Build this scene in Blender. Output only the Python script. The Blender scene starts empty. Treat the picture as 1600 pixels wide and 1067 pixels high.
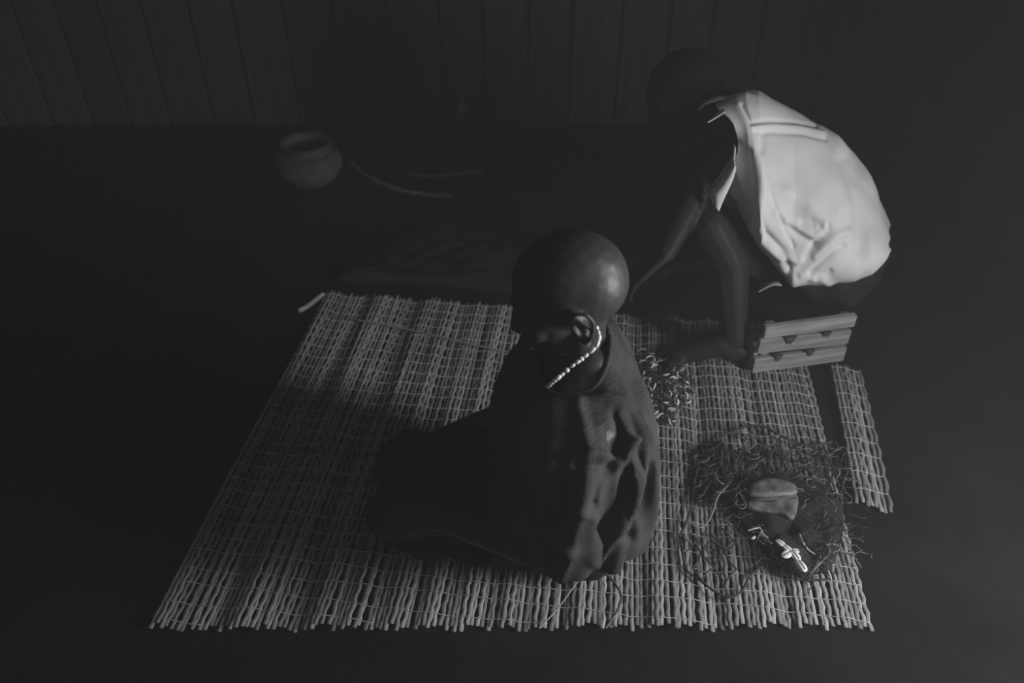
import bpy, bmesh, math, random
import numpy as np
from mathutils import Vector, Matrix, noise
random.seed(7)
sc = bpy.context.scene
COL = sc.collection
# ---------------------------------------------------------------- camera
PITCH = math.radians(37.7); FPX = 1285.0; CAMZ = 1.47
cd = bpy.data.cameras.new('camera'); cam = bpy.data.objects.new('camera', cd); COL.objects.link(cam)
cam.location = (0, 0, CAMZ); cam.rotation_euler = (math.pi/2-PITCH, 0, 0)
cd.sensor_width = 36; cd.lens = FPX/1600*36; cd.clip_start = 0.02
cd.dof.use_dof = True; cd.dof.focus_distance = 1.68; cd.dof.aperture_fstop = 2.6
sc.camera = cam
# ---------------------------------------------------------------- world, light, exposure
w = bpy.data.worlds.new('daylight'); sc.world = w; w.use_nodes = True
w.node_tree.nodes['Background'].inputs[0].default_value = (1, 1, 1, 1)
w.node_tree.nodes['Background'].inputs[1].default_value = 0.8
# thin haze added throughout the air to lift the blacks
vsn = w.node_tree.nodes.new('ShaderNodeVolumeScatter'); vsn.inputs['Density'].default_value = .027; vsn.inputs['Color'].default_value = (1, 1, 1, 1)
w.node_tree.links.new(vsn.outputs[0], w.node_tree.nodes['World Output'].inputs['Volume'])
def area(name, loc, rot, sx, sy, e):
    l = bpy.data.lights.new(name, 'AREA'); l.shape = 'RECTANGLE'; l.size = sx; l.size_y = sy; l.energy = e
    o = bpy.data.objects.new(name, l); o.location = loc; o.rotation_euler = rot; COL.objects.link(o); return o
# daylight entering by the doorway in the right wall
DOOR_Y0, DOOR_Y1, DOOR_H, WALLX = 0.32, 0.88, 1.35, 1.68
area('doorway_daylight', (WALLX+0.16, (DOOR_Y0+DOOR_Y1)/2, DOOR_H/2+0.2), (0, math.radians(90), math.radians(-28)), DOOR_H-0.4, DOOR_Y1-DOOR_Y0-.06, 47)
# weak fill lamp added behind the photographer to brighten the dark parts
area('fill_light', (-0.6, -1.72, 1.75), (math.radians(90), 0, 0), 0.9, 0.6, 3.0)
vs = sc.view_settings; vs.view_transform = 'Standard'; vs.look = 'None'; vs.exposure = 0.0; vs.gamma = 1.0; vs.use_curve_mapping = False

# ---------------------------------------------------------------- pixel helpers
FWD = Vector((0, math.cos(PITCH), -math.sin(PITCH))); UP = Vector((0, math.sin(PITCH), math.cos(PITCH))); RT = Vector((1, 0, 0))
CP = Vector((0, 0, CAMZ))
def ray(px, py): return FWD + RT*((px-800)/FPX) - UP*((py-533.5)/FPX)
def gnd(px, py, z=0.0):
    d = ray(px, py); return CP + d*((z-CAMZ)/d.z)
def aty(px, py, Y):
    d = ray(px, py); return CP + d*(Y/d.y)
def proj(p):
    r = Vector(p)-CP; d = r.dot(FWD); return 800+FPX*r.dot(RT)/d, 533.5-FPX*r.dot(UP)/d

# ---------------------------------------------------------------- materials
def mat(name, col, rough=0.8, var=0.0, scale=20, bump=0.0, bscale=80, stretch=(1,1,1), spec=0.3, rnd=0.0, sheen=0.0):
    m = bpy.data.materials.new(name); m.use_nodes = True; nt = m.node_tree; N = nt.nodes; L = nt.links
    b = N['Principled BSDF']; b.inputs['Roughness'].default_value = rough
    b.inputs['Specular IOR Level'].default_value = spec
    if sheen: b.inputs['Sheen Weight'].default_value = sheen
    tc = N.new('ShaderNodeTexCoord'); mp = N.new('ShaderNodeMapping'); mp.inputs['Scale'].default_value = stretch
    L.new(tc.outputs['Object'], mp.inputs[0])
    n = N.new('ShaderNodeTexNoise'); n.inputs['Scale'].default_value = scale; n.inputs['Detail'].default_value = 5
    L.new(mp.outputs[0], n.inputs['Vector'])
    mr = N.new('ShaderNodeMapRange'); mr.inputs['From Min'].default_value = .3; mr.inputs['From Max'].default_value = .7
    mr.inputs['To Min'].default_value = col*(1-var); mr.inputs['To Max'].default_value = col*(1+var)
    L.new(n.outputs[0], mr.inputs['Value']); src = mr.outputs[0]
    if rnd:
        oi = N.new('ShaderNodeObjectInfo'); r2 = N.new('ShaderNodeMapRange')
        r2.inputs['To Min'].default_value = 1-rnd; r2.inputs['To Max'].default_value = 1+rnd
        L.new(oi.outputs['Random'], r2.inputs['Value'])
        mu = N.new('ShaderNodeMath'); mu.operation = 'MULTIPLY'; L.new(src, mu.inputs[0]); L.new(r2.outputs[0], mu.inputs[1]); src = mu.outputs[0]
    cc = N.new('ShaderNodeCombineColor')
    for i in range(3): L.new(src, cc.inputs[i])
    L.new(cc.outputs[0], b.inputs['Base Color'])
    if bump:
        n2 = N.new('ShaderNodeTexNoise'); n2.inputs['Scale'].default_value = bscale; n2.inputs['Detail'].default_value = 4
        L.new(mp.outputs[0], n2.inputs['Vector'])
        bp = N.new('ShaderNodeBump'); bp.inputs['Strength'].default_value = bump; bp.inputs['Distance'].default_value = 0.004
        L.new(n2.outputs[0], bp.inputs['Height']); L.new(bp.outputs[0], b.inputs['Normal'])
    return m
def weave(name, col, freq, amt, var, axis='Z'):
    m = mat(name, col, 0.9, var, 9, 0.25, 260, spec=0.1); nt = m.node_tree; N = nt.nodes; L = nt.links
    b = N['Principled BSDF']; l = b.inputs['Base Color'].links[0]; s = l.from_socket
    tc = N.new('ShaderNodeTexCoord'); wv = N.new('ShaderNodeTexWave'); wv.bands_direction = axis
    wv.inputs['Scale'].default_value = freq; wv.inputs['Distortion'].default_value = 3.0; wv.inputs['Detail'].default_value = 2; wv.inputs['Detail Scale'].default_value = 4
    L.new(tc.outputs['Object'], wv.inputs['Vector'])
    mr = N.new('ShaderNodeMapRange'); mr.inputs['To Min'].default_value = 1-amt; mr.inputs['To Max'].default_value = 1+amt
    L.new(wv.outputs[1], mr.inputs['Value'])
    mx = N.new('ShaderNodeMix'); mx.data_type = 'RGBA'; mx.blend_type = 'MULTIPLY'; mx.inputs[0].default_value = 1
    L.new(s, mx.inputs[6]); L.new(mr.outputs[0], mx.inputs[7]); L.new(mx.outputs[2], b.inputs['Base Color'])
    return m
M = dict(
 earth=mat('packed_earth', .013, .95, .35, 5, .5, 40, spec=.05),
 wallwood=mat('dark_boards', .050, .85, .35, 6, .5, 30, (6, 6, .5), rnd=.25),
 daub=mat('smoked_daub', .05, .95, .3, 4, .5, 25),
 thatch=mat('smoked_thatch', .05, .95, .4, 8, .6, 40, (8, 1, 1)),
 reed=mat('dry_reed', .26, .65, .40, 30, .4, 120, (6, .6, 3), spec=.2, rnd=.42),
 thread=mat('binding_thread', .55, .9, .2, 60),
 skin=mat('dark_skin', .045, .48, .12, 12, .10, 300, spec=.5),
 skin2=mat('dark_skin_man', .020, .55, .12, 12, .10, 300, spec=.2),
 hair=mat('black_hair', .008, .9, .3, 90, .8, 260, spec=.1),
 robe=weave('dark_striped_cloth', .066, 60, .15, .35),
 wrap=weave('black_cloth', .022, 30, .2, .3),
 shirt=mat('white_cotton', .72, .9, .06, 7, .12, 330, spec=.1),
 shorts=mat('dark_shorts', .028, .95, .2, 20, .2, 200, spec=.1),
 bead=mat('ivory_bead', .93, .35, .1, 60, spec=.5),
 wood=mat('weathered_wood', .27, .8, .35, 10, .5, 40, (.6, 8, 8), rnd=.15),
 woodd=mat('dark_wood', .06, .7, .3, 10, .4, 40, (.5, 8, 8)),
 net=mat('dark_net_cord', .055, .9, .3, 60, .4, 300),
 fibre=mat('dry_fibre', .16, .85, .4, 60, rnd=.3),
 cord=mat('pale_cord', .33, .85, .2, 80),
 leather=mat('worn_leather', .14, .5, .55, 30, .8, 45, spec=.4),
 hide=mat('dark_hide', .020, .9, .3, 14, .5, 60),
 fur=mat('furred_hide', .05, .95, .5, 60, .8, 200),
 shell=mat('cowrie_shell', .92, .3, .08, 40, spec=.5),
 slit=mat('cowrie_slit', .03, .6),
 pod=mat('glint_toned_pod_skin', .75, .3, .4, 30, spec=.6, rnd=.5), podd=mat('dark_pod_skin', .05, .3, .5, 30, spec=.5, rnd=.6),  # pale pod tone has bright glints put into its base colour
 chaff=mat('dark_chaff', .03, .6, .5, 40),
 clay=mat('clay', .10, .85, .3, 12, .3, 60),
 rag=mat('pale_rag', .25, .9, .2, 30),
 quill=mat('pale_quill', .5, .5, .15, 60),
)

# ---------------------------------------------------------------- object helpers
def tag(o, label=None, cat=None, group=None, kind=None):
    if label: o['label'] = label
    if cat: o['category'] = cat
    if group: o['group'] = group
    if kind: o['kind'] = kind
    return o
def empty(name, loc, label, cat, group=None):
    o = bpy.data.objects.new(name, None); o.location = loc; o.empty_display_size = .05; COL.objects.link(o)
    return tag(o, label, cat, group)
def link(name, me, m=None, parent=None, loc=None):
    o = bpy.data.objects.new(name, me); COL.objects.link(o)
    if m and len(me.materials) == 0: me.materials.append(m)
    if loc is not None: o.location = loc
    if parent is not None:
        o.parent = parent
        if loc is None: o.location = -parent.location      # mesh given in world coordinates
    return o
class MB:
    def __init__(s): s.v = []; s.f = []
    def add(s, v, f):
        k = len(s.v); s.v += [tuple(p) for p in v]; s.f += [tuple(i+k for i in q) for q in f]; return s
    def box(s, c, h, R=None):
        c = Vector(c); vv = []
        for i in (-1, 1):
            for j in (-1, 1):
                for k in (-1, 1):
                    d = Vector((i*h[0], j*h[1], k*h[2])); vv.append(c+(R @ d if R else d))
        return s.add(vv, [(0,1,3,2),(4,6,7,5),(0,4,5,1),(2,3,7,6),(0,2,6,4),(1,5,7,3)])
    def tube(s, pts, r, n=6, flat=1.0, cap=True):
        pts = [Vector(p) for p in pts]; k = len(pts); vv = []; ff = []
        rr = r if hasattr(r, '__len__') else [r]*k
        prev = None
        for i, p in enumerate(pts):
            t = (pts[min(i+1, k-1)]-pts[max(i-1, 0)]).normalized()
            a = prev - t*prev.dot(t) if prev else t.cross(Vector((0, 0, 1)))
            if a.length < 1e-5: a = t.cross(Vector((0, 1, 0)))
            a.normalize(); prev = a; b = t.cross(a)
            for j in range(n):
                q = 2*math.pi*j/n; vv.append(p+a*(rr[i]*math.cos(q))+b*(rr[i]*flat*math.sin(q)))
        for i in range(k-1):
            for j in range(n):
                j2 = (j+1) % n; ff.append((i*n+j, i*n+j2, (i+1)*n+j2, (i+1)*n+j))
        if cap: ff += [tuple(range(n-1, -1, -1)), tuple((k-1)*n+j for j in range(n))]
        return s.add(vv, ff)
    def lathe(s, prof, c=(0,0,0), n=32, R=None):
        vv = []; ff = []; c = Vector(c)
        for (r, z) in prof:
            for j in range(n):
                q = 2*math.pi*j/n; d = Vector((r*math.cos(q), r*math.sin(q), z)); vv.append(c+(R @ d if R else d))
        for i in range(len(prof)-1):
            for j in range(n):
                j2 = (j+1) % n; ff.append((i*n+j, i*n+j2, (i+1)*n+j2, (i+1)*n+j))
        return s.add(vv, ff)
    def mesh(s, name, smooth=True):
        me = bpy.data.meshes.new(name); me.from_pydata(s.v, [], s.f); me.update()
        bm = bmesh.new(); bm.from_mesh(me); bmesh.ops.recalc_face_normals(bm, faces=bm.faces); bm.to_mesh(me); bm.free()
        if smooth: me.polygons.foreach_set('use_smooth', [True]*len(me.polygons))
        return me
    def build(s, name, m, parent=None, loc=None, smooth=True): return link(name, s.mesh(name, smooth), m, parent, loc)
def spline(pts, n):
    P = [Vector(p) for p in pts]; out = []
    P = [P[0]*2-P[1]]+P+[P[-1]*2-P[-2]]
    for i in range(n):
        u = i/(n-1)*(len(P)-3); k = min(int(u), len(P)-4); t = u-k
        a, b, c, d = P[k:k+4]
        out.append(.5*((2*b)+(c-a)*t+(2*a-5*b+4*c-d)*t*t+(3*b-a-3*c+d)*t**3))
    return out
def interp(x, xs, ys): return float(np.interp(x, xs, ys))

def normals(me): me.update(); return [v.normal.copy() for v in me.vertices]
# ---- one continuous body surface from tapered volumes
class Body:
    def __init__(s): s.bm = bmesh.new()
    def ball(s, c, r, R=None):
        r = r if hasattr(r, '__len__') else (r, r, r)
        mtx = Matrix.Translation(c) @ (R.to_4x4() if R else Matrix.Identity(4)) @ Matrix.Diagonal((*r, 1))
        bmesh.ops.create_icosphere(s.bm, subdivisions=3, radius=1, matrix=mtx); return s
    def cap(s, a, ra, b, rb, sub=2):
        t = bmesh.new()
        bmesh.ops.create_icosphere(t, subdivisions=sub, radius=ra, matrix=Matrix.Translation(a))
        bmesh.ops.create_icosphere(t, subdivisions=sub, radius=rb, matrix=Matrix.Translation(b))
        r = bmesh.ops.convex_hull(t, input=t.verts)
        bmesh.ops.delete(t, geom=list({g for g in r['geom_interior']+r['geom_unused'] if isinstance(g, bmesh.types.BMVert)}), context='VERTS')
        me = bpy.data.meshes.new('t'); t.to_mesh(me); t.free(); s.bm.from_mesh(me); bpy.data.meshes.remove(me); return s
    def chain(s, pts):
        for (a, ra), (b, rb) in zip(pts, pts[1:]): s.cap(Vector(a), ra, Vector(b), rb)
        return s
    def mesh(s, name, voxel, smooth=4):
        me = bpy.data.meshes.new(name); s.bm.to_mesh(me); s.bm.free()
        o = bpy.data.objects.new('tmp', me); COL.objects.link(o)
        md = o.modifiers.new('r', 'REMESH'); md.mode = 'VOXEL'; md.voxel_size = voxel; md.use_smooth_shade = True
        sm = o.modifiers.new('s', 'SMOOTH'); sm.iterations = smooth; sm.factor = .5
        dg = bpy.context.evaluated_depsgraph_get(); out = bpy.data.meshes.new_from_object(o.evaluated_get(dg))
        bpy.data.objects.remove(o); out.name = name
        out.polygons.foreach_set('use_smooth', [True]*len(out.polygons)); return out
def hand(B, wrist, fwd, nrm, thumb_side, curl=.5):
    f = Vector(fwd).normalized(); n = Vector(nrm); n = (n-f*n.dot(f)).normalized(); sd = f.cross(n)*thumb_side
    W = Vector(wrist)
    for k, (off, ln) in enumerate(((.030, .078), (.010, .086), (-.010, .080), (-.028, .066))):
        kn = W+f*.088+sd*off; B.cap(W+f*.01+sd*off*.6, .013, kn, .0115)
        p = kn; d = f.copy(); segs = (.45, .32, .26)
        for q, sg in enumerate(segs):
            ang = curl*(.55+.3*q); d = (d*math.cos(ang)-n*math.sin(ang)).normalized(); e = p+d*ln*sg*1.0
            B.cap(p, .0092-.0006*q, e, .0086-.0006*q); p = e
    t0 = W+f*.025+sd*.026; t1 = t0+(f*.6+sd*.75-n*.2).normalized()*.042; t2 = t1+(f*.9+sd*.3-n*.35).normalized()*.032; t3 = t2+(f*.95-n*.4).normalized()*.024
    B.cap(t0, .014, t1, .0115); B.cap(t1, .0108, t2, .0098); B.cap(t2, .0098, t3, .0085)
def head(B, c, bow, turn=0.0, tilt=0.0):
    # faces -x, bowed forward by `bow`, turned about z by `turn`
    R = Matrix.Rotation(turn, 3, 'Z') @ Matrix.Rotation(-bow, 3, 'Y') @ Matrix.Rotation(tilt, 3, 'X')
    c = Vector(c); T = lambda x, y, z: c+R @ Vector((x, y, z))
    B.ball(T(.006, 0, .008), (.099, .076, .088), R); B.ball(T(.030, 0, .0), (.074, .074, .076), R)
    B.ball(T(-.040, 0, -.005), (.056, .066, .070), R)
    B.ball(T(-.042, 0, -.055), (.052, .060, .062), R); B.ball(T(-.040, 0, -.088), (.046, .050, .036), R)
    B.cap(T(-.070, 0, -.112), .024, T(-.030, 0, -.100), .034)
    for s in (-1, 1):
        B.cap(T(-.070, 0, -.112), .020, T(-.005, .050*s, -.082), .020)            # jaw line
        B.ball(T(-.068, .040*s, -.045), (.022, .024, .018), R)                    # cheek bone
        B.cap(T(-.090, .010*s, .008), .011, T(-.074, .048*s, .004), .011)         # brow
        B.ball(T(-.080, .031*s, -.016), (.015, .016, .012), R)                    # eye
        # ear: shell, rim, lobe
        ex, ez = .014, -.030
        rim = [(-.012, -.018), (-.014, .004), (-.008, .022), (.006, .030), (.020, .024), (.025, .008), (.020, -.010), (.008, -.024), (-.002, -.031)]
        q = [T(ex+a, s*(.080+(.012 if a > .0 else .004)), ez+b) for a, b in rim]
        for u, v in zip(q, q[1:]): B.cap(u, .0050, v, .0050, 1)
        B.ball(T(ex-.002, s*.084, ez-.029), .0085)
        B.cap(T(ex+.004, s*.074, ez+.02), .007, T(ex+.004, s*.074, ez-.02), .007, 1)
        B.cap(T(ex+.000, s*.084, ez+.012), .0036, T(ex+.013, s*.088, ez-.006), .0036, 1)
        B.cap(T(ex-.014, s*.077, ez-.004), .006, T(ex-.011, s*.077, ez-.012), .006, 1)
    B.cap(T(-.093, 0, -.004), .0085, T(-.110, 0, -.042), .0125); B.ball(T(-.112, 0, -.047), (.014, .015, .011), R)
    for s in (-1, 1): B.ball(T(-.102, .015*s, -.050), (.012, .010, .009), R)
    B.cap(T(-.096, -.018, -.077), .0085, T(-.096, .018, -.077), .0085); B.cap(T(-.093, -.015, -.090), .0095, T(-.093, .015, -.090), .0095)
    return T

# ================================================================= SETTING
X0, X1, Y0, Y1, H = -2.6, WALLX, -1.8, 3.45, 2.3
def struct(o, label, cat): return tag(o, label, cat, kind='structure')
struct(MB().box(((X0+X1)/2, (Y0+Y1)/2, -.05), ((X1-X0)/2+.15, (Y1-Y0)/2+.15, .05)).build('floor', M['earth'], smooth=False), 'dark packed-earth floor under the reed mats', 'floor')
struct(MB().box(((X0+X1)/2, (Y0+Y1)/2, H+.05), ((X1-X0)/2+.15, (Y1-Y0)/2+.15, .05)).build('ceiling', M['thatch'], smooth=False), 'smoke-darkened ceiling of the room', 'ceiling')
struct(MB().box((X0-.05, (Y0+Y1)/2, H/2), (.05, (Y1-Y0)/2+.15, H/2)).build('wall_left', M['daub'], smooth=False), 'dark side wall on the unlit side', 'wall')
f = MB(); wx0, wx1, wz0, wz1 = -1.1, -.1, 1.4, 2.1  # unseen opening added in the wall for the fill lamp
f.box(((X0+wx0)/2, Y0-.05, H/2), ((wx0-X0)/2, .05, H/2)); f.box(((X1+wx1)/2, Y0-.05, H/2), ((X1-wx1)/2, .05, H/2))
f.box(((wx0+wx1)/2, Y0-.05, wz0/2), ((wx1-wx0)/2, .05, wz0/2)); f.box(((wx0+wx1)/2, Y0-.05, (wz1+H)/2), ((wx1-wx0)/2, .05, (H-wz1)/2))
struct(f.build('wall_front', M['daub'], smooth=False), 'dark wall behind the photographer, with an opening added for the fill light', 'wall')
f = MB()
f.box((X1+.05, (Y0+DOOR_Y0)/2, H/2), (.05, (DOOR_Y0-Y0)/2, H/2)); f.box((X1+.05, (DOOR_Y1+Y1)/2, H/2), (.05, (Y1-DOOR_Y1)/2, H/2))
f.box((X1+.05, (DOOR_Y0+DOOR_Y1)/2, (DOOR_H+.2+H)/2), (.05, (DOOR_Y1-DOOR_Y0)/2, (H-DOOR_H-.2)/2))
struct(f.build('wall_right', M['daub'], smooth=False), 'dark side wall with the open doorway', 'wall')
f = MB()
f.box((X1+.05, DOOR_Y0+.025, (DOOR_H+.2)/2), (.07, .025, (DOOR_H+.2)/2)); f.box((X1+.05, DOOR_Y1-.025, (DOOR_H+.2)/2), (.07, .025, (DOOR_H+.2)/2))
f.box((X1+.05, (DOOR_Y0+DOOR_Y1)/2, DOOR_H+.175), (.07, (DOOR_Y1-DOOR_Y0)/2-.05, .025))
struct(f.build('door_1', M['woodd'], smooth=False), 'wooden frame of the open doorway', 'doorway')
wb = struct(MB().box(((X0+X1)/2, Y1+.06, H/2), ((X1-X0)/2, .04, H/2)).build('wall_back', M['daub'], smooth=False), 'dark back wall of upright wooden boards', 'wall')
x = X0
while x < X1-.02:
    wd = random.uniform(.17, .22); wd = min(wd, X1-x)
    p = MB().box((0, 0, 0), (wd/2-.005, .012, H/2-.01)).build('plank', M['wallwood'], wb, (x+wd/2, Y1+.002+random.uniform(-.006, .003), H/2), False)
    bv = p.modifiers.new('b', 'BEVEL'); bv.width = .004; bv.segments = 1
    x += wd

# ================================================================= REED MATS
YAW = math.radians(7)
def reed_mat(name, origin, yaw, ns, pitch, length, label, nrow, step, endx=None):
    """origin = far-left corner; reeds run towards the near edge"""
    d = Vector((-math.sin(yaw), -math.cos(yaw), 0)); c = Vector((math.cos(yaw), -math.sin(yaw), 0))
    root = empty(name, origin, label, 'mat'); root.rotation_euler = (0, 0, -yaw)
    rnd = random.Random(hash(name) % 99 if False else len(name)*7+ns)
    meshes = []
    for v in range(12):
        ph = rnd.uniform(0, 6.3); am = rnd.uniform(.0006, .0022); n = int(length/.0125); pts = []; rr = []
        w1, w2 = rnd.uniform(5, 9), rnd.uniform(0, 6.3); sg = 1 if v % 2 else -1
        for i in range(n+1):
            t = length*i/n
            xo = sg*am*math.sin(2*math.pi*t/step/1.0+.3*math.sin(ph))+.0022*math.sin(w1*t+w2)+rnd.uniform(-.0003, .0003)
            pts.append((xo, -t, .0036+.0006*math.sin(11*t+ph))); rr.append(pitch*(.46+.05*math.sin(2*math.pi*t/step+ph)+rnd.uniform(-.02, .02)))
        f = MB().tube(pts, rr, 6, .36); meshes.append(f.mesh('reed'))
        meshes[-1].materials.append(M['reed'])
    zo = []; ln = [length*(1-(endx or 0)*(1-i/ns)) if False else length+(endx or 0)*(i/ns) for i in range(ns)]
    for i in range(ns):
        s = i*pitch
        z = .0050*(1+math.sin(s*37+1.0))*(.6+.4*math.sin(s*7+.4))+.0025*(1+math.sin(s*83))
        zo.append(z+rnd.uniform(0, .0012))
        o = link('reed', meshes[(i*5+(i//7)) % 12], None, root, ((i+.5)*pitch+rnd.uniform(-.0012, .0012), rnd.uniform(-.010, .006), zo[-1]))
        o.rotation_euler = (0, 0, rnd.uniform(-.0022, .0022)); o.scale = (1, ln[i]/length, 1)
    for k in range(nrow):
        t = .02+k*step; pts = []; a = rnd.uniform(0, 6)
        if t > length-.008: break
        lim = sum(1 for q in ln if q > t+.006)
        for i in range(lim):
            yy = -t+.004*math.sin(i*.07+a)+rnd.uniform(-.0007, .0007)
            pts += [(i*pitch+.0008, yy, (zo[i]+zo[max(i-1, 0)])/2+.0052), ((i+.5)*pitch, yy, zo[i]+.0066)]
        MB().tube(pts, .0010, 4).build('binding_thread', M['thread'], root, (0, 0, 0))
    return root, zo
dv = Vector((math.sin(YAW), math.cos(YAW), 0)); cv = Vector((math.cos(YAW), -math.sin(YAW), 0))
BL = gnd(512, 460)
near = (BL-gnd(238, 984)).dot(dv); near_r = (BL-gnd(1385, 984)).dot(dv); smax = (gnd(1368, 978)-BL).dot(cv)
PIT = .0106; NS = int(smax/PIT)
mat1, zo1 = reed_mat('reed_mat', BL, YAW, NS, PIT, near, 'wide pale reed mat bound with thread rows, under the seated bald person', 40, .043, near_r-near)
o2 = BL+cv*(smax+.055)-dv*.18
reed_mat('reed_mat', o2, YAW+math.radians(4), 8, PIT, .52, 'narrow strip of reed mat across the dark gap beside the wide mat', 12, .056)
MZ = .019   # typical top of the mat

# ================================================================= FIRST PERSON (bald, seated, dark cloth)
HC = aty(887, 446, 1.14)
p1 = empty('person', (.12, 1.15, 0), 'bald seated person wrapped in dark cloth, head bowed, reaching over the reed mat', 'person')
B = Body()
HT = head(B, HC, math.radians(24), math.radians(-6))
NB = Vector((.118, 1.150, .530)); B.ball(aty(924, 572, 1.100), (.036, .034, .034))
B.chain([(HC+Vector((.020, .004, -.045)), .054), (HC+Vector((.022, .008, -.085)), .050), (NB, .054)])
B.chain([((.160, 1.15, .146), .122), ((.178, 1.15, .28), .110), ((.160, 1.15, .41), .108), (NB, .062)])
for s in (-1, 1):
    B.chain([((.138, 1.15+s*.05, .525), .056), ((.135, 1.15+s*.145, .492), .050)])
    B.chain([((.160, 1.15+s*.05, .40), .100), ((.158, 1.15+s*.085, .41), .085)])
# far arm stretched to the shells, near arm resting on the knee
B.chain([((.135, 1.295, .485), .050), ((-.015, 1.345, .215), .040), ((-.190, 1.372, .110), .026)])
hand(B, (-.192, 1.372, .108), (-.92, -.02, -.34), (-.34, 0, .94), -1, .38)
B.chain([((.135, 1.005, .485), .050), ((.045, .955, .26), .040), ((-.120, 1.06, .205), .027)])
hand(B, (-.122, 1.062, .204), (-.95, .12, -.1), (-.05, -.3, .95), 1, .42)
# crossed legs
B.chain([((.140, 1.10, .122), .085), ((-.225, 1.140, .135), .060), ((-.21, 1.16, .10), .055), ((.015, 1.262, .062), .036)])
B.chain([((.140, 1.24, .122), .095), ((-.215, 1.262, .150), .062), ((-.19, 1.25, .10), .055), ((.04, 1.17, .058), .036)])
for hx, hy, tx, ty in ((.015, 1.262, -.08, 1.38), (.04, 1.17, -.05, 1.10)):
    B.chain([((hx, hy, .058), .036), (((hx+tx)/2, (hy+ty)/2, .052), .030), ((tx, ty, .042), .024)])
link('body', B.mesh('body', .0042, 3), M['skin'], p1)
# dark wrap over hips and legs
B = Body()
B.chain([((.150, 1.115, .115), .105), ((-.225, 1.140, .135), .078), ((-.19, 1.15, .095), .078), ((-.02, 1.25, .085), .075)])
B.chain([((.150, 1.24, .115), .125), ((-.210, 1.262, .145), .084), ((-.17, 1.25, .095), .078), ((.02, 1.14, .085), .075)])
B.chain([((-.20, 1.13, .11), .06), ((-.18, 1.25, .11), .06)])
me = B.mesh('leg_wrap', .009, 6)
for v, nn_ in zip(me.vertices, normals(me)):
    n = noise.noise(Vector(v.co)*9)*.010+.005*math.sin(v.co.x*60+v.co.y*35+4*noise.noise(Vector(v.co)*5)); v.co += nn_*n
    v.co.z = max(v.co.z, MZ+.002)
link('leg_wrap', me, M['wrap'], p1)

# ---- cloth: loft of rings from neckline to hem, with folds traced as ridges
def dseg(px, py, poly):
    best = 1e9
    for (x1, y1), (x2, y2) in zip(poly, poly[1:]):
        dx, dy = x2-x1, y2-y1; t = max(0, min(1, ((px-x1)*dx+(py-y1)*dy)/(dx*dx+dy*dy+1e-9)))
        best = min(best, math.hypot(px-x1-t*dx, py-y1-t*dy))
    return best
def folded(me, folds, mpp):
    vn = normals(me)
    boxes = [(min(p[0] for p in f[0])-3*f[1], max(p[0] for p in f[0])+3*f[1], min(p[1] for p in f[0])-3*f[1], max(p[1] for p in f[0])+3*f[1]) for f in folds]
    for v, n in zip(me.vertices, vn):
        if n.dot(v.co-CP) > .15*(v.co-CP).length: continue
        px, py = proj(v.co); h = 0
        for (poly, wd, amp), b in zip(folds, boxes):
            if b[0] < px < b[1] and b[2] < py < b[3]:
                lim = wd*mpp; h += max(-lim, min(lim, amp))*math.exp(-(dseg(px, py, poly)/wd)**2)
        v.co += n*h
    me.update()
zs =  [.565, .556, .540, .49, .42, .32, .22, .12, .04]
xl =  [.045, .040, .025, -.005, -.03, -.050, -.065, -.075, -.06]
xr =  [.170, .186, .208, .240, .268, .286, .290, .275, .250]
yn =  [1.040, 1.015, .975, .930, .910, .895, .915, 1.00, 1.06]
yf =  [1.238, 1.27, 1.325, 1.36, 1.37, 1.385, 1.38, 1.36, 1.34]
NU, NV = 260, 150
vv = []; ff = []
for j in range(NV):
    t = j/(NV-1); z0 = interp(t, np.linspace(0, 1, len(zs)), zs)
    # smooth resample in t with slight overlap at the neckline
    a0, b0, c0, d0 = (interp(t, np.linspace(0, 1, len(zs)), q) for q in (xl, xr, yn, yf))
    for i in range(NU):
        q = 2*math.pi*i/NU; cx, sy = math.cos(q), math.sin(q)
        e = .86
        ux = math.copysign(abs(cx)**e, cx); uy = math.copysign(abs(sy)**e, sy)
        X = (a0+b0)/2+ux*(b0-a0)/2; Yc = .62*(d0-1.15)+1.15 if False else (c0+d0)/2
        Y = Yc+uy*(d0-c0)/2; z = z0
        z += max(0, 1-t*3)*(.036*max(0, ux)**2-.03*max(0, -ux)**2-.016*max(0, -uy)**2)        # neckline high at the nape, low at the chest
        fold = .006*t*math.sin(9*q+3*t+1.3*math.sin(3*q))+.004*t*math.sin(17*q-4*t)+.010*t*noise.noise(Vector((cx*2, sy*2, t*3)))
        pl = 5.5*q+1.1*math.sin(2*q+2*t)+.9*noise.noise(Vector((cx, sy, t*1.7)))+.8*t
        pw = min(1, max(0, t-.12)*2.2)*(.55+.45*math.sin(2.3*q+5*t))
        fold += .013*pw*(1-2*abs(math.sin(pl))**.8)+.005*pw*math.sin(23*q+6*t)
        X += ux*fold; Y += uy*fold
        vv.append((X, Y, z))
for j in range(NV-1):
    for i in range(NU):
        i2 = (i+1) % NU; ff.append((j*NU+i, j*NU+i2, (j+1)*NU+i2, (j+1)*NU+i))
me = bpy.data.meshes.new('draped_cloth'); me.from_pydata(vv, [], ff); me.update()
bm = bmesh.new(); bm.from_mesh(me); bmesh.ops.recalc_face_normals(bm, faces=bm.faces); bm.to_mesh(me); bm.free()
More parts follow.
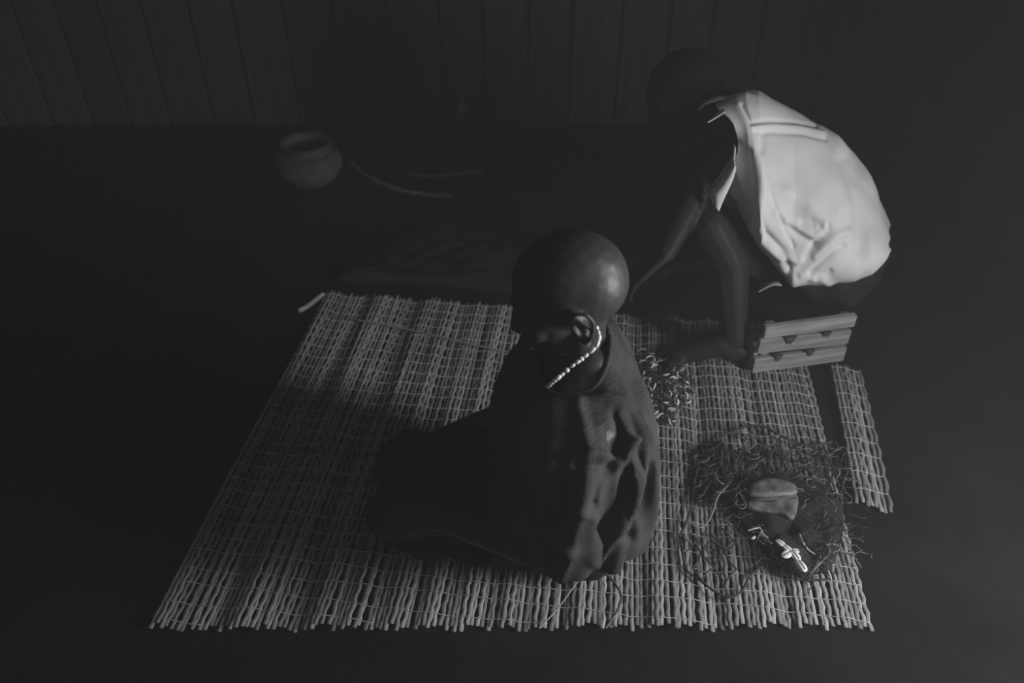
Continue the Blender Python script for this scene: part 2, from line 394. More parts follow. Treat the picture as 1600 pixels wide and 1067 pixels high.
F1 = [
 ([(865, 634), (905, 630), (945, 622), (968, 628), (978, 655), (985, 690)], 11, .014),      # shoulder roll
 ([(985, 690), (975, 715), (952, 752), (938, 782)], 7, .016),
 ([(966, 648), (970, 685), (962, 715)], 11, -.034),                                         # hollow behind the arm
 ([(955, 735), (946, 765), (930, 800)], 14, -.014),
 ([(1006, 700), (1004, 730), (992, 780), (975, 822), (950, 850), (930, 880)], 8, .018),
 ([(1018, 730), (1008, 790), (985, 840)], 8, -.013),
 ([(985, 740), (968, 790), (945, 830)], 10, -.016),
 ([(895, 712), (930, 708), (958, 716)], 8, .012),
 ([(900, 728), (940, 730)], 7, -.010),
 ([(905, 800), (928, 808)], 8, .010),
 ([(905, 640), (920, 700), (912, 790)], 12, .010),
 ([(855, 838), (868, 852), (890, 862)], 9, .016),
 ([(840, 850), (870, 880)], 8, -.012),
 ([(772, 845), (790, 855), (815, 868), (860, 884)], 7, .016),
 ([(748, 836), (760, 858), (772, 866)], 5, .014),
 ([(758, 845), (785, 866)], 5, -.008),
 ([(815, 815), (832, 842)], 5, .012),
 ([(1000, 600), (1012, 640), (1022, 690)], 6, .008),
 ([(975, 575), (990, 605), (1000, 640)], 6, -.008),
 ([(985, 650), (998, 690)], 8, -.012),
]
folded(me, F1, .0015)
me.polygons.foreach_set('use_smooth', [True]*len(me.polygons))
cl = link('draped_cloth', me, M['robe'], p1)
sd = cl.modifiers.new('thick', 'SOLIDIFY'); sd.thickness = .004; sd.offset = -1
# rolled edge of the neckline
edge = [Vector(vv[i]) for i in range(0, NU, 4)]
edge = [Vector(me.vertices[i].co) for i in range(0, NU, 4)]; edge.append(edge[0])
MB().tube(edge, .0045, 6).build('cloth_edge', M['robe'], p1)

# ---- necklace: beads on a loop round the neck
vis = [(930, 508), (934, 516), (936, 527), (932, 540), (921, 551), (909, 560), (897, 569), (886, 578), (877, 586), (868, 593)]
nk = empty('bead_necklace', NB, 'string of ivory white beads round the neck of the bald person', 'necklace')
loop = []
for i, (a, b) in enumerate(vis):
    t = i/(len(vis)-1); loop.append(aty(a, b, interp(t, [0, .3, .6, 1], [1.108, 1.080, 1.066, 1.058])))
c0 = Vector((.10, 1.14, .56)); 
far = [(.050, 1.09, .520), (.030, 1.15, .515), (.045, 1.20, .545), (.095, 1.232, .590), (.140, 1.20, .625)]
ring = spline(loop+[Vector(p) for p in far]+[loop[0]], 120)
MB().tube(ring, .0012, 5).build('string', M['cord'], nk)
def bead_mesh(l, r, nm):
    prof = [(.0006, -l/2), (r*.7, -l*.46), (r, -l*.2), (r, l*.2), (r*.7, l*.46), (.0006, l/2)]
    return MB().lathe(prof, n=10).mesh(nm)
bms = [bead_mesh(.011, .0040, 'bead'), bead_mesh(.007, .0045, 'bead'), bead_mesh(.014, .0036, 'bead'), bead_mesh(.009, .0034, 'bead')]
for m_ in bms: m_.materials.append(M['bead'])
lens = [0]
for a, b in zip(ring, ring[1:]): lens.append(lens[-1]+(b-a).length)
s = .004; k = 0
while s < lens[-1]-.006:
    i = int(np.searchsorted(lens, s))-1; i = max(0, min(i, len(ring)-2)); t = (s-lens[i])/(lens[i+1]-lens[i]); p = ring[i].lerp(ring[i+1], t)
    bi = [0, 3, 0, 2, 2, 3, 1, 0, 3, 1, 3, 0][k % 12]
    o = link('bead', bms[bi], None, nk, p-nk.location); o.rotation_mode = 'QUATERNION'
    o.rotation_quaternion = (ring[i+1]-ring[i]).to_track_quat('Z', 'Y')
    s += [.0108, .0072, .0136, .0090][bi]+(.004 if k in (8, 9) else .0002); k += 1

# ================================================================= SECOND PERSON (white shirt, bending)
foot = gnd(1110, 565, MZ)
p2 = empty('person', (foot.x, foot.y, 0), 'person in a loose white shirt sitting bent forward with one knee raised', 'person')
hipL = aty(1315, 425, 2.08); hipR = aty(1320, 400, 2.30)
kneeL = aty(1107, 352, 1.88); kneeR = aty(1085, 300, 2.22)
neck = aty(1135, 176, 2.10); chest = aty(1195, 250, 2.13); mid = aty(1262, 325, 2.16)
B = Body()
pel = aty(1318, 395, 2.18)
B.chain([(pel, .115), (mid, .105), (chest, .105), (neck, .060)])
HC2 = aty(1066, 142, 2.12)
HT2 = head(B, HC2, math.radians(30), math.radians(8))
B.chain([(HT2(.030, 0, -.060), .056), (HT2(.05, 0, -.10), .052), (neck, .058)])
shL = aty(1172, 212, 2.05); shR = aty(1160, 175, 2.25)
elL = aty(1088, 300, 1.92); wrL = aty(1040, 395, 1.80)
B.chain([(chest, .085), (shL, .052), (elL, .041), (wrL, .027)]); hand(B, wrL, (-.75, -.2, -.6), (-.6, 0, .8), 1, .4)
elR = aty(1060, 235, 2.30); wrR = aty(960, 270, 2.25)
B.chain([(chest, .085), (shR, .052), (elR, .041), (wrR, .027)]); hand(B, wrR, (-.85, -.1, -.5), (-.5, 0, .85), -1, .4)
ankL = Vector((gnd(1135, 562).x, foot.y+.01, .095)); ankR = Vector((gnd(1120, 480).x, 2.24, .09))
for hp, kn, an in ((hipL, kneeL, ankL), (hipR, kneeR, ankR)):
    calf = kn.lerp(an, .32)+Vector((.03, 0, 0))
    B.chain([(hp, .095), (kn, .058), (calf, .056), (an, .036)])
    B.chain([(an+Vector((.03, 0, -.045)), .034), (an+Vector((-.03, 0, -.02)), .038), (an+Vector((-.10, -.005, -.045)), .030), (an+Vector((-.150, -.008, -.058)), .024)])
    B.chain([(an+Vector((-.10, .02, -.052)), .028), (an+Vector((-.145, .022, -.060)), .022)])
    for k in range(5):
        yy = -.034+.017*k; B.cap(an+Vector((-.145, yy, -.062)), .013, an+Vector((-.185+.010*abs(k-1), yy, -.066)), .0115 if k else .014)
me = B.mesh('body', .0050, 3)
link('body', me, M['skin2'], p2)
# cropped hair cap
B = Body(); R2 = Matrix.Rotation(math.radians(8), 3, 'Z') @ Matrix.Rotation(-math.radians(30), 3, 'Y')
B.ball(HT2(.014, 0, .022), (.098, .079, .080), R2); B.ball(HT2(.048, 0, -.005), (.062, .074, .065), R2)
link('hair', B.mesh('hair', .005, 2), M['hair'], p2)
B = Body()
B.chain([(pel, .135), (hipL, .108), (kneeL.lerp(hipL, .32), .088)]); B.chain([(pel, .135), (hipR, .108), (kneeR.lerp(hipR, .32), .092)])
me = B.mesh('shorts', .009, 5)
for v, nn_ in zip(me.vertices, normals(me)):
    v.co += nn_*(.006*math.sin(v.co.x*55+v.co.z*40)+.01*noise.noise(Vector(v.co)*10)); v.co.z = max(v.co.z, .004)
link('shorts', me, M['shorts'], p2)
# ---- shirt
YS = 2.06
sx  = [1117, 1135, 1150, 1165, 1185, 1215, 1240, 1262, 1285, 1308, 1335, 1360, 1378, 1388, 1392]
sto = [158, 151, 145, 140, 143, 158, 171, 183, 196, 212, 238, 272, 310, 345, 372]
sbo = [300, 322, 338, 358, 388, 420, 450, 446, 447, 444, 440, 428, 410, 395, 372]
sdp = [.215, .210, .205, .197, .188, .180, .177, .178, .178, .178, .170, .148, .110, .070, .0]
NS_, NP = 210, 260
# near edge of the sleeve opening: x offset (pixels) against height fraction
ofy = [0, .10, .18, .25, .35, .45, .55, .66, .80, .92, 1]; ofx = [0, 6, 22, 30, 34, 36, 34, 28, 18, 18, 24]
vv = []; ff = []
for i in range(NS_):
    px = 1117+(1392-1117)*(i/(NS_-1))
    yt, yb, dp = (interp(px, sx, q) for q in (sto, sbo, sdp))
    dec = max(0, 1-(px-1117)/75)
    for j in range(NP):
        q = 2*math.pi*j/NP; c_, s_ = math.cos(q), math.sin(q)          # c_: up, s_: towards camera
        fr = (1-c_)/2; py = yt+(yb-yt)*fr
        off = (interp(fr, ofy, ofx)*max(0, s_)**.35 - 6*max(0, -s_)**.5*(1-fr))*dec if True else 0
        d = ray(px+off, py); base = CP+d*((YS-.20*fr**1.3*min(1, max(.0, (px-1117)/70)))/d.y)
        sup = math.copysign(abs(s_)**.85, s_)
        vv.append(base - d.normalized()*(sup*dp))
for i in range(NS_-1):
    for j in range(NP):
        j2 = (j+1) % NP; ff.append((i*NP+j, i*NP+j2, (i+1)*NP+j2, (i+1)*NP+j))
me = bpy.data.meshes.new('shirt'); me.from_pydata([tuple(v) for v in vv], [], ff); me.update()
bm = bmesh.new(); bm.from_mesh(me); bmesh.ops.remove_doubles(bm, verts=bm.verts, dist=1e-5); bmesh.ops.recalc_face_normals(bm, faces=bm.faces); bm.to_mesh(me); bm.free()
me.update()
for v, nn_ in zip(me.vertices, normals(me)):                      # soft bagging of the cloth
    c = Vector(v.co); v.co += nn_*(.012*noise.noise(c*7)+.005*noise.noise(c*17+Vector((3, 1, 2))))
F2 = [
 ([(1160, 165), (1172, 188), (1186, 218), (1196, 255), (1205, 300), (1214, 330), (1240, 385)], 3.2, -.0055),   # armhole seam
 ([(1152, 165), (1164, 190), (1178, 222), (1188, 258), (1196, 300)], 7, .003),
 ([(1174, 192), (1200, 189), (1235, 190), (1275, 197)], 2.8, -.0055),                                          # yoke pleat
 ([(1176, 199), (1210, 197), (1250, 200), (1285, 208)], 4, .009),
 ([(1182, 206), (1215, 207), (1255, 209), (1290, 218)], 3, -.006),
 ([(1192, 210), (1192, 235)], 5, -.006),
 ([(1165, 240), (1168, 285), (1164, 325)], 9, -.016),
 ([(1142, 280), (1152, 320)], 9, -.016),
 ([(1215, 330), (1228, 345), (1250, 358), (1270, 368), (1283, 366)], 6, .017),                                  # fold into the knot
 ([(1232, 352), (1255, 372), (1272, 382)], 6, -.010),
 ([(1255, 348), (1268, 346), (1280, 352)], 6, -.022),
 ([(1276, 352), (1287, 352), (1290, 360)], 4, .016),
 ([(1258, 402), (1272, 385), (1288, 364), (1294, 352)], 5.5, -.030),
 ([(1225, 402), (1245, 408), (1270, 400), (1295, 378), (1308, 366), (1325, 362)], 7, .020),
 ([(1232, 425), (1248, 418), (1266, 404)], 5, -.026),
 ([(1266, 425), (1282, 408), (1300, 392), (1318, 384)], 5, -.022),
 ([(1250, 428), (1275, 412), (1300, 386)], 4, .010),
 ([(1278, 433), (1296, 425)], 5, -.016),
 ([(1240, 440), (1262, 432), (1285, 437), (1300, 446)], 6, .012),
 ([(1172, 352), (1192, 378), (1222, 405)], 6, .010),
 ([(1192, 362), (1222, 392), (1232, 420)], 7, -.010),
 ([(1230, 300), (1262, 315), (1290, 345)], 14, .008),
 ([(1320, 250), (1345, 320), (1345, 390)], 12, -.012),
]
folded(me, F2, .0014)
bm = bmesh.new(); bm.from_mesh(me); ev = [v for v in bm.verts if proj(v.co)[0] > 1372]
for _ in range(40): bmesh.ops.smooth_vert(bm, verts=ev, factor=.5, use_axis_x=True, use_axis_y=True, use_axis_z=True)
bm.to_mesh(me); bm.free()
me.polygons.foreach_set('use_smooth', [True]*len(me.polygons))
sh = link('shirt', me, M['shirt'], p2)
sd = sh.modifiers.new('thick', 'SOLIDIFY'); sd.thickness = .003; sd.offset = -1
def px_sheet(name, left, right, Yl, Yr, m, parent, n=40, k=8, thick=.003, curl=.012):
    """strip of cloth between two traced edges, with a rolled cross-section"""
    A = spline([(a, b, 0) for a, b in left], n); C = spline([(a, b, 0) for a, b in right], n); f = MB(); vv = []; ff = []
    for i in range(n):
        for j in range(k):
            t = j/(k-1); p = A[i].lerp(C[i], t); q = aty(p.x, p.y, Yl+(Yr-Yl)*t - curl*math.sin(math.pi*t)); vv.append(q)
    for i in range(n-1):
        for j in range(k-1): ff.append((i*k+j, i*k+j+1, (i+1)*k+j+1, (i+1)*k+j))
    o = f.add(vv, ff).build(name, m, parent, (0, 0, 0)); md = o.modifiers.new('thick', 'SOLIDIFY'); md.thickness = thick; md.offset = 0; return o
px_sheet('sleeve_cuff', [(1146, 248), (1132, 270), (1118, 288), (1108, 300), (1113, 318)], [(1150, 262), (1145, 280), (1137, 298), (1130, 313), (1123, 330)], 1.86, 1.83, M['shirt'], sh)
px_sheet('sleeve_cuff', [(1147, 226), (1143, 246), (1128, 268), (1110, 292), (1095, 308)], [(1149, 232), (1146, 252), (1131, 274), (1114, 297), (1104, 305)], 1.88, 1.86, M['shirt'], sh, curl=.004)
px_sheet('collar', [(1091, 172), (1096, 163), (1108, 155), (1124, 150), (1140, 151)], [(1093, 171), (1101, 165), (1112, 160), (1126, 156), (1140, 156)], 2.02, 1.99, M['shirt'], sh, curl=.006)
px_sheet('collar', [(1104, 191), (1112, 185), (1120, 178), (1130, 170)], [(1106, 191), (1114, 187), (1124, 181), (1134, 175)], 1.88, 1.86, M['shirt'], sh, curl=.004)
px_sheet('shirt_tail', [(1182, 455), (1192, 446), (1202, 437), (1212, 436)], [(1186, 456), (1198, 450), (1210, 446), (1222, 447)], 1.98, 1.94, M['shirt'], sh, curl=.01)

# ================================================================= WOODEN CRATE
A0 = gnd(1176, 583, MZ); A1 = gnd(1310, 566, MZ); dirc = (A1-A0).normalized(); Lc = (A1-A0).length+.012; nc = Vector((-dirc.y, dirc.x, 0))
ck = empty('wooden_crate', A0, 'low slatted crate of weathered wood standing on the mat edge below the white shirt', 'crate')
ck.rotation_euler = (0, 0, math.atan2(dirc.y, dirc.x))
def slat(nm, x0, x1, y0, y1, z0, z1, m='wood', tilt=0, lean=0):
    f = MB(); f.box((0, 0, 0), ((x1-x0)/2, (y1-y0)/2, (z1-z0)/2))
    o = f.build(nm, M[m], ck, ((x0+x1)/2, (y0+y1)/2, (z0+z1)/2), False); o.rotation_euler = (0, tilt, lean)
    b = o.modifiers.new('b', 'BEVEL'); b.width = .003; b.segments = 2; return o
DC = .115
slat('slat', .006, Lc, -.004, .014, .122, .160, tilt=-.015)
slat('slat', .0, Lc, .0, .014, .064, .112, tilt=.02)
slat('slat', -.004, Lc, -.003, .014, .003, .052, tilt=-.012)
slat('slat', .0, Lc, DC-.014, DC, .003, .045)
slat('end_board', .0, .014, .016, DC-.016, .004, .060); slat('end_board', Lc-.014, Lc, .016, DC-.016, .004, .060)
for xx in (.02, Lc-.03):
    slat('corner_post', xx, xx+.026, .016, .036, .0, .150); slat('corner_post', xx, xx+.026, DC-.036, DC-.016, .0, .062)
def wedge(x, z, wd, h):
    f = MB(); v = [(-wd, -.006, 0), (wd, -.006, 0), (0, -.006, -h)]; v += [(a, .004, c) for a, b, c in v]
    f.add(v, [(0, 2, 1), (3, 4, 5), (0, 1, 4, 3), (1, 2, 5, 4), (2, 0, 3, 5)]); f.build('wedge', M['woodd'], ck, (x, -.003, z), False)
wedge(.085, .118, .016, .026); wedge(.062, .058, .012, .020); wedge(.155, .062, .012, .020); wedge(.19, .118, .012, .016)
for k in range(2): slat('base_board', .016, Lc-.016, .017+k*.042, .056+k*.042, .002, .014)

# ================================================================= HEAP OF PODS
hp0 = gnd(1042, 600, MZ)
bm_ = []
for v in range(5):
    L = random.uniform(.014, .022); pts = [(L*(t-.5), .0032*math.sin(3.1*t)*(-1 if v % 2 else 1), .0035*math.sin(3.1*t)*(v % 3)) for t in np.linspace(0, 1, 8)]
    f = MB().tube(pts, [.0005, .0012, .0018, .0020, .0020, .0017, .0012, .0005], 6, .6); me = f.mesh('pod'); me.materials.append(M['pod' if v % 2 else 'podd']); bm_.append(me)
poly = [(1002, 548), (1030, 545), (1048, 562), (1062, 572), (1086, 596), (1084, 618), (1062, 640), (1050, 662), (1028, 660), (1012, 622), (1000, 585)]
def inside(x, y, P):
    c = False; j = len(P)-1
    for i in range(len(P)):
        if (P[i][1] > y) != (P[j][1] > y) and x < (P[j][0]-P[i][0])*(y-P[i][1])/(P[j][1]-P[i][1])+P[i][0]: c = not c
        j = i
    return c
def edge_d(x, y, P): return dseg(x, y, P+[P[0]])
rp = random.Random(3); n = 0
f = MB()
for k in range(420):
    x, y = rp.uniform(998, 1088), rp.uniform(544, 664)
    if not inside(x, y, poly): continue
    h = min(1, edge_d(x, y, poly)/26); p = gnd(x, y, MZ+.002+.020*h*rp.random())
    d = Vector((rp.uniform(-1, 1), rp.uniform(-1, 1), rp.uniform(-.25, .25))).normalized()*rp.uniform(.006, .012)
    f.tube([p-d, p+Vector((0, 0, .002)), p+d], [.001, .0028, .001], 5, .6)
tag(f.build('chaff_heap', M['chaff'], None), 'dark heap of husks on the mat under the glossy pods', 'heap', kind='stuff')
while n < 170:
    x, y = rp.uniform(998, 1088), rp.uniform(544, 664)
    if not inside(x, y, poly): continue
    h = min(1, edge_d(x, y, poly)/26)
    o = link('dried_pod', bm_[n % 5], None, None, gnd(x, y, MZ+.008+.018*h*rp.uniform(.5, 1)))
    o.rotation_euler = (rp.uniform(-.5, .5), rp.uniform(-.5, .5), rp.uniform(0, 6.3)); s_ = rp.uniform(.9, 1.5) if n % 5 in (1, 3) else rp.uniform(.6, .95); o.scale = (s_, s_, s_)
    tag(o, 'small curled glossy pod in the heap on the mat beside the bare foot', 'pod', 'glossy pods heaped on the mat'); n += 1

# ================================================================= NET BAG AND ITS CONTENTS
rn = random.Random(11)
nb = empty('net_bag', gnd(1185, 800, 0), 'crumpled dark knotted net bag lying on the lit end of the reed mat', 'net bag')
def net_patch(poly, nx, ny, jit, z0, zj, r, name):
    xs = [p[0] for p in poly]; ys = [p[1] for p in poly]; x0, x1, y0, y1 = min(xs), max(xs), min(ys), max(ys)
    P = {}; f = MB()
    for j in range(ny+1):
        for i in range(nx+1):
            x = x0+(x1-x0)*(i+.5*(j % 2))/nx+rn.uniform(-jit, jit); y = y0+(y1-y0)*j/ny+rn.uniform(-jit, jit)
            if inside(x, y, poly): P[i, j] = gnd(x, y, MZ+z0+rn.random()*zj)
    for (i, j), p in P.items():
        for q in ((i+(j % 2), j+1), (i-1+(j % 2), j+1)):
            if q in P:
                b = P[q]; m_ = (p+b)/2+Vector((rn.uniform(-.004, .004), rn.uniform(-.004, .004), -.3*zj*rn.random()))
                m_.z = max(m_.z, MZ+.001); f.tube(spline([p, m_, b], 5), r, 5)
        f.add(*knot(p, r*1.7))
    return f.build(name, M['net'], nb)
def knot(p, r):
    p = Vector(p); v = [p+Vector(d)*r for d in ((1,0,0),(-1,0,0),(0,1,0),(0,-1,0),(0,0,1),(0,0,-1))]
    return v, [(0,2,4),(2,1,4),(1,3,4),(3,0,4),(2,0,5),(1,2,5),(3,1,5),(0,3,5)]
lowP = [(1062, 838), (1078, 822), (1120, 822), (1150, 818), (1170, 850), (1168, 895), (1160, 920), (1142, 932), (1120, 925), (1092, 905), (1072, 888)]
net_patch(lowP, 3, 5, 3, .001, .012, .0021, 'netting')
net_patch([(x+2, y-6) for x, y in lowP[:5]]+[(1120, 870), (1070, 880)], 4, 4, 5, .004, .02, .0018, 'netting')
upP = [(1100, 720), (1112, 690), (1140, 672), (1185, 664), (1218, 680), (1262, 692), (1300, 686), (1330, 720), (1335, 790), (1290, 800), (1240, 770), (1160, 760), (1130, 790), (1098, 800)]
for k in range(2): net_patch([(x+rn.uniform(-5, 5), y+rn.uniform(-5, 5)) for x, y in upP], 9, 5, 8, .003, .022, .0021, 'netting')
rim = [gnd(x, y, MZ+.004) for x, y in ((1062, 838), (1072, 888), (1092, 905), (1120, 926), (1142, 933), (1160, 922), (1172, 900), (1195, 882), (1225, 890), (1260, 905), (1300, 905))]
MB().tube(spline(rim, 60), .0028, 6).build('rim_cord', M['net'], nb)
rim = [gnd(x, y, MZ+.008) for x, y in ((1062, 838), (1078, 800), (1088, 740), (1108, 700), (1140, 676), (1185, 664), (1222, 682), (1262, 696), (1300, 690))]
MB().tube(spline(rim, 60), .003, 6).build('rim_cord', M['net'], nb)
draw = [gnd(x, y, MZ+z) for x, y, z in ((1138, 758, .03), (1122, 775, .03), (1114, 800, .022), (1102, 820, .012), (1088, 824, .008), (1078, 815, .006))]
MB().tube(spline(draw, 40), .0017, 6).build('drawstring', M['cord'], nb)
draw = [gnd(x, y, MZ+z) for x, y, z in ((1108, 742, .012), (1116, 738, .02), (1122, 750, .025), (1132, 757, .02), (1140, 752, .012))]
MB().tube(spline(draw, 30), .0014, 6).build('drawstring', M['cord'], nb)
BUN = [(1128, 770), (1160, 748), (1205, 742), (1250, 752), (1300, 768), (1318, 810), (1310, 860), (1290, 893), (1250, 896), (1212, 880), (1180, 845), (1150, 812)]
PCH = [(1160, 745), (1250, 745), (1252, 818), (1275, 870), (1280, 912), (1240, 912), (1200, 850), (1160, 805)]
# tangle of loose fibres
f = MB(); f2 = MB()
tang = [(1088, 700), (1150, 672), (1300, 692), (1330, 720), (1330, 880), (1300, 905), (1230, 895), (1190, 870), (1160, 815), (1095, 818), (1085, 760)]
for k in range(620):
    x, y = rn.uniform(1080, 1330), rn.uniform(668, 905)
    if not inside(x, y, tang): continue
    p = gnd(x, y, MZ+rn.uniform(.003, .028)+(.026 if inside(x, y, BUN) and not inside(x, y, PCH) else 0)); a = rn.uniform(0, 6.3); pts = [p]
    for q in range(rn.randint(3, 7)):
        a += rn.uniform(-1.1, 1.1); p = p+Vector((math.cos(a), math.sin(a), rn.uniform(-.3, .3)))*.009; p.z = max(p.z, MZ+.002); pts.append(p)
    (f if k % 3 else f2).tube(spline(pts, 3*len(pts)), rn.uniform(.0007, .0015), 4)
tag(f.build('fibre_tangle', M['net'], nb), kind='stuff'); tag(f2.build('fibre_tangle', M['fibre'], nb), kind='stuff')
# dark bundle filling the bag
def lump(name, poly, h, m, label, cat, amp=.010, seed=0, base=MZ+.001, nn=44, parent=None, sharp=.5):
    """soft mound over an outline on the mat"""
    cx = sum(p[0] for p in poly)/len(poly); cy = sum(p[1] for p in poly)/len(poly)
    ol = spline([(a, b, 0) for a, b in poly+[poly[0]]], nn+1)[:-1]; f = MB(); vv = []; ff = []; K = 12
    for j in range(K+1):
        t = j/K
        for q in ol:
            x = cx+(q.x-cx)*math.sin(t*math.pi/2); y = cy+(q.y-cy)*math.sin(t*math.pi/2); z = h*max(0, math.cos(t*math.pi/2))**sharp
            p = gnd(x, y, base); nz = noise.noise(Vector((p.x*22+seed, p.y*22, 0)))*amp+noise.noise(Vector((p.x*60, p.y*60+seed, 0)))*amp*.4
            vv.append((p.x, p.y, max(base, base+z+nz*(1-t**4))))
    for j in range(K):
        for i in range(nn):
            i2 = (i+1) % nn; ff.append((j*nn+i, j*nn+i2, (j+1)*nn+i2, (j+1)*nn+i))
    ff.append(tuple(K*nn+i for i in range(nn)))
    o = f.add(vv, ff).build(name, m, parent)
    if label: tag(o, label, cat)
    return o
lump('dark_bundle', [(1128, 770), (1160, 748), (1205, 742), (1250, 752), (1300, 768), (1318, 810), (1310, 860), (1290, 893), (1250, 896), (1212, 880), (1180, 845), (1150, 812)], .030, M['hide'], 'dark rag bundle inside the net bag under the pouch', 'bundle', .014, 5)
lump('dark_bundle', [(1092, 705), (1120, 690), (1136, 712), (1135, 760), (1112, 790), (1092, 770)], .016, M['hide'], 'flat dark rag inside the net bag beside the loose drawstring', 'bundle', .01, 9)
# leather pouch: body with a flap folded over
pz = MZ+.034
pb = gnd(1205, 792, pz)
pc = empty('leather_pouch', pb, 'folded worn leather pouch lying in the net bag above the shells', 'pouch')
o = lump('pouch_body', [(1165, 786), (1190, 781), (1215, 780), (1243, 776), (1246, 795), (1238, 814), (1215, 806), (1190, 803), (1168, 797)], .016, M['leather'], None, None, .004, 2, pz-.006, 44, pc, .35)
o = lump('pouch_flap', [(1168, 778), (1172, 760), (1195, 752), (1222, 754), (1242, 762), (1244, 774), (1225, 780), (1195, 781)], .018, M['leather'], None, None, .004, 7, pz-.002, 44, pc, .35)
MB().tube([gnd(1168, 783, pz+.004), gnd(1205, 784, pz+.010), gnd(1243, 778, pz+.006)], .0022, 6).build('strap', M['hide'], pc)
# cowrie amulet
ab = gnd(1232, 872, MZ+.02)
am = empty('cowrie_amulet', ab, 'furred dark amulet sewn with white cowrie shells beside the leather pouch', 'amulet')
lump('amulet_body', [(1208, 842), (1222, 838), (1244, 852), (1262, 872), (1272, 894), (1262, 906), (1246, 902), (1226, 888), (1212, 866)], .026, M['fur'], None, None, .004, 3, MZ+.012, 44, am, .5)
f = MB()
for k in range(150):
    x, y = rn.uniform(1208, 1272), rn.uniform(840, 906)
    if not inside(x, y, [(1208, 842), (1222, 838), (1244, 852), (1262, 872), (1272, 894), (1262, 906), (1246, 902), (1226, 888), (1212, 866)]): continue
    p = gnd(x, y, MZ+.030); d = Vector((rn.uniform(.2, 1), -rn.uniform(.2, 1), rn.uniform(-.6, .3))).normalized()*rn.uniform(.005, .010); f.tube([p-Vector((0, 0, .008)), p+d*.4, p+d], [.0009, .0006, .0003], 4)
tag(f.build('fur_fringe', M['fibre'], am), kind='stuff')
def cowrie_mesh():
    vv = []; ff = []; K, n_ = 14, 18
    for j in range(K+1):
        t = j/K; x = -math.cos(t*math.pi); r = math.sin(t*math.pi)**.8*(.66+.10*x)
        for i in range(n_):
            q = 2*math.pi*i/n_; y, z = r*math.cos(q), r*math.sin(q)*.72
            if z > 0: z *= 1-.50*math.exp(-(y/.16)**2)*(1 if .05 < t < .95 else 0)
            vv.append((x, y, z))
    for j in range(K):
        for i in range(n_): i2 = (i+1) % n_; ff.append((j*n_+i, j*n_+i2, (j+1)*n_+i2, (j+1)*n_+i))
    return MB().add(vv, ff).mesh('cowrie_shell')
CW = cowrie_mesh(); CW.materials.append(M['shell'])
sl = MB().tube([(-.82, 0, .30), (-.3, .02, .36), (.3, -.02, .38), (.84, 0, .30)], .055, 6).mesh('slit'); sl.materials.append(M['slit'])
def cowrie(x1, y1, x2, y2, wd, z, parent=None, label=None, group=None, zt=0.0):
    a, b = gnd(x1, y1, z), gnd(x2, y2, z); c = (a+b)/2; L = (b-a).length/2
    o = link('cowrie_shell', CW, None, parent, c-(parent.location if parent else Vector((0, 0, 0))))
    o.scale = (L, L*wd, L*.8); o.rotation_euler = (zt, 0, math.atan2((b-a).y, (b-a).x))
    s = link('slit', sl, None, o, (0, 0, 0))
    if label: tag(o, label, 'shell', group)
    return o
cz = MZ+.044
for q in ((1212, 843, 1226, 853, .95), (1223, 851, 1236, 862, 1.0), (1222, 870, 1236, 862, 1.1), (1236, 860, 1249, 861, 1.1), (1236, 859, 1249, 876, .85), (1245, 874, 1259, 893, .8)):
    cowrie(*q, cz, am)
# loose quills and bits in the bag
def stick(name, pts, r, m, label, cat, group=None, taper=True):
    P = spline([gnd(x, y, z) for x, y, z in pts], 18); rr = [r*(1-.7*abs(i/17-.35)**1.5) if taper else r for i in range(18)]
    return tag(MB().tube(P, rr, 7).build(name, M[m], None), label, cat, group)
stick('quill', [(1249, 834, .062), (1253, 845, .060), (1262, 858, .05), (1276, 868, .04)], .0024, 'quill', 'thin pale quill curving beside the cowrie amulet', 'quill')
stick('quill', [(1168, 829, .050), (1178, 826, .054), (1188, 824, .054)], .0022, 'quill', 'short pale quill lying below the leather pouch', 'quill')
stick('quill', [(1188, 825, .054), (1192, 834, .052), (1200, 840, .05)], .0018, 'quill', 'thin bent quill crossing the short one below the pouch', 'quill')
stick('quill', [(1294, 893, .045), (1297, 900, .043), (1299, 906, .040)], .0026, 'quill', 'stubby white quill at the outer end of the dark bundle', 'quill')
stick('leather_thong', [(1262, 900, .045), (1280, 880, .056), (1292, 868, .058), (1296, 858, .058), (1290, 852, .056), (1300, 850, .055), (1310, 853, .05)], .0034, 'leather', 'leather thong looped over the dark bundle beyond the cowrie amulet', 'thong')
cowrie(1174, 842, 1181, 838, .8, MZ+.040, None, 'single small white cowrie shell below the short quills', None)
stick('twig', [(1132, 812, .03), (1140, 820, .032), (1146, 828, .03)], .0018, 'fibre', 'short dry twig caught in the net bag mesh', 'twig')

# ================================================================= SMALL THINGS ON THE MAT
def cordm(name, pts, r, m, label):
    P = spline([gnd(x, y, z) for x, y, z in pts], 60); return tag(MB().tube(P, r, 6).build(name, M[m], None), label, 'cord')
cordm('cord', [(903, 908, .022), (890, 925, .024), (872, 950, .022), (842, 982, .022)], .0017, 'cord', 'straight pale cord running from the cloth hem to the mat edge')
cordm('cord', [(940, 893, .022), (958, 908, .026), (971, 932, .032), (964, 955, .028), (946, 982, .022)], .0026, 'fibre', 'bowed dark cord looping off the cloth hem across the reeds')
cordm('cord', [(555, 499, .026), (640, 515, .026), (730, 536, .026), (800, 551, .027)], .0024, 'cord', 'long thin cord stretched across the shaded reeds behind the reaching arm')
hg = 'shells tossed under the reaching hand'
for q in ((624, 697, 631, 701), (624, 707, 630, 704), (603, 707, 609, 711), (585, 722, 593, 719)):
    cowrie(*q, .75, MZ+.008, None, 'white shell tossed on the dark mat by the reaching hand', hg)
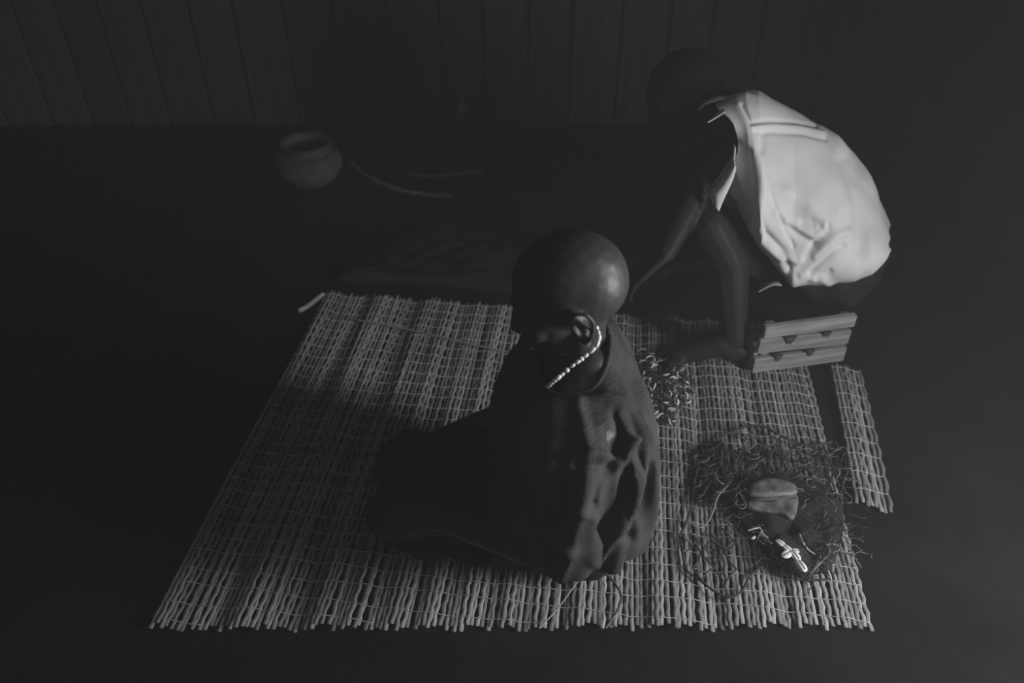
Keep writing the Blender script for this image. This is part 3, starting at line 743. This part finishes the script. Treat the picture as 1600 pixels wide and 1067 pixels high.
stick('bone_sliver', [(612, 735, .020), (618, 733, .022), (624, 732, .020)], .0022, 'quill', 'sliver of white bone on the shaded mat below the tossed shells', 'bone')

# ================================================================= BACK OF THE ROOM
g = gnd(488, 288); R = Matrix.Rotation(math.radians(20), 3, 'Y')
pt = empty('clay_pot', g, 'squat round clay pot standing on the earth by the back wall', 'pot')
prof = [(.0, .0), (.05, .002), (.095, .03), (.125, .075), (.128, .10), (.110, .135), (.082, .152), (.078, .160), (.092, .172), (.096, .176), (.090, .178), (.074, .162), (.074, .150), (.100, .130), (.115, .10), (.08, .03), (0, .015)]
MB().lathe(prof, g, 40).build('pot_body', M['clay'], pt)
MB().tube([g+Vector((.106*math.cos(a), .106*math.sin(a), .140)) for a in np.linspace(0, 2*math.pi, 40)], .004, 6).build('raised_band', M['clay'], pt)
stick('bent_cane', [(545, 250, .016), (570, 272, .016), (610, 292, .016), (655, 302, .016), (708, 307, .016)], .009, 'wood', 'long bent cane lying on the dark floor beside the clay pot', 'cane', None, False)
stick('bent_cane', [(636, 272, .016), (675, 275, .016), (715, 272, .016), (756, 266, .016)], .007, 'wood', 'shorter curved cane lying on the dark floor nearer the back wall', 'cane', None, False)
stick('stick', [(466, 486, .014), (482, 477, .016), (505, 459, .016)], .008, 'wood', 'short wooden stick at the far corner of the reed mat', 'stick', None, False)
# dark hide spread behind the mat
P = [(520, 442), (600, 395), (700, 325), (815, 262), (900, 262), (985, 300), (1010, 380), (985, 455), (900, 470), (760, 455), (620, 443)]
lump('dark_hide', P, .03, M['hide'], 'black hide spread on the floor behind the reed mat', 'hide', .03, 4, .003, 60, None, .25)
wp = aty(722, 168, Y1-.03)
rg = empty('hanging_rag', wp, 'small pale rag hung from a peg on the back wall', 'rag')
f = MB(); vv = []; ff = []
for i in range(10):
    for j in range(8):
        vv.append((wp.x+(j/7-.5)*(.02+.02*i/9), Y1-.026+.006*math.sin(j*1.7+i*.3), wp.z+.05-.085*i/9))
for i in range(9):
    for j in range(7): ff.append((i*8+j, i*8+j+1, i*8+j+9, i*8+j+8))
o = f.add(vv, ff).build('cloth', M['rag'], rg); md = o.modifiers.new('t', 'SOLIDIFY'); md.thickness = .003
MB().tube([(wp.x, Y1+.0, wp.z+.055), (wp.x, Y1-.05, wp.z+.062)], .006, 8).build('peg', M['woodd'], rg)
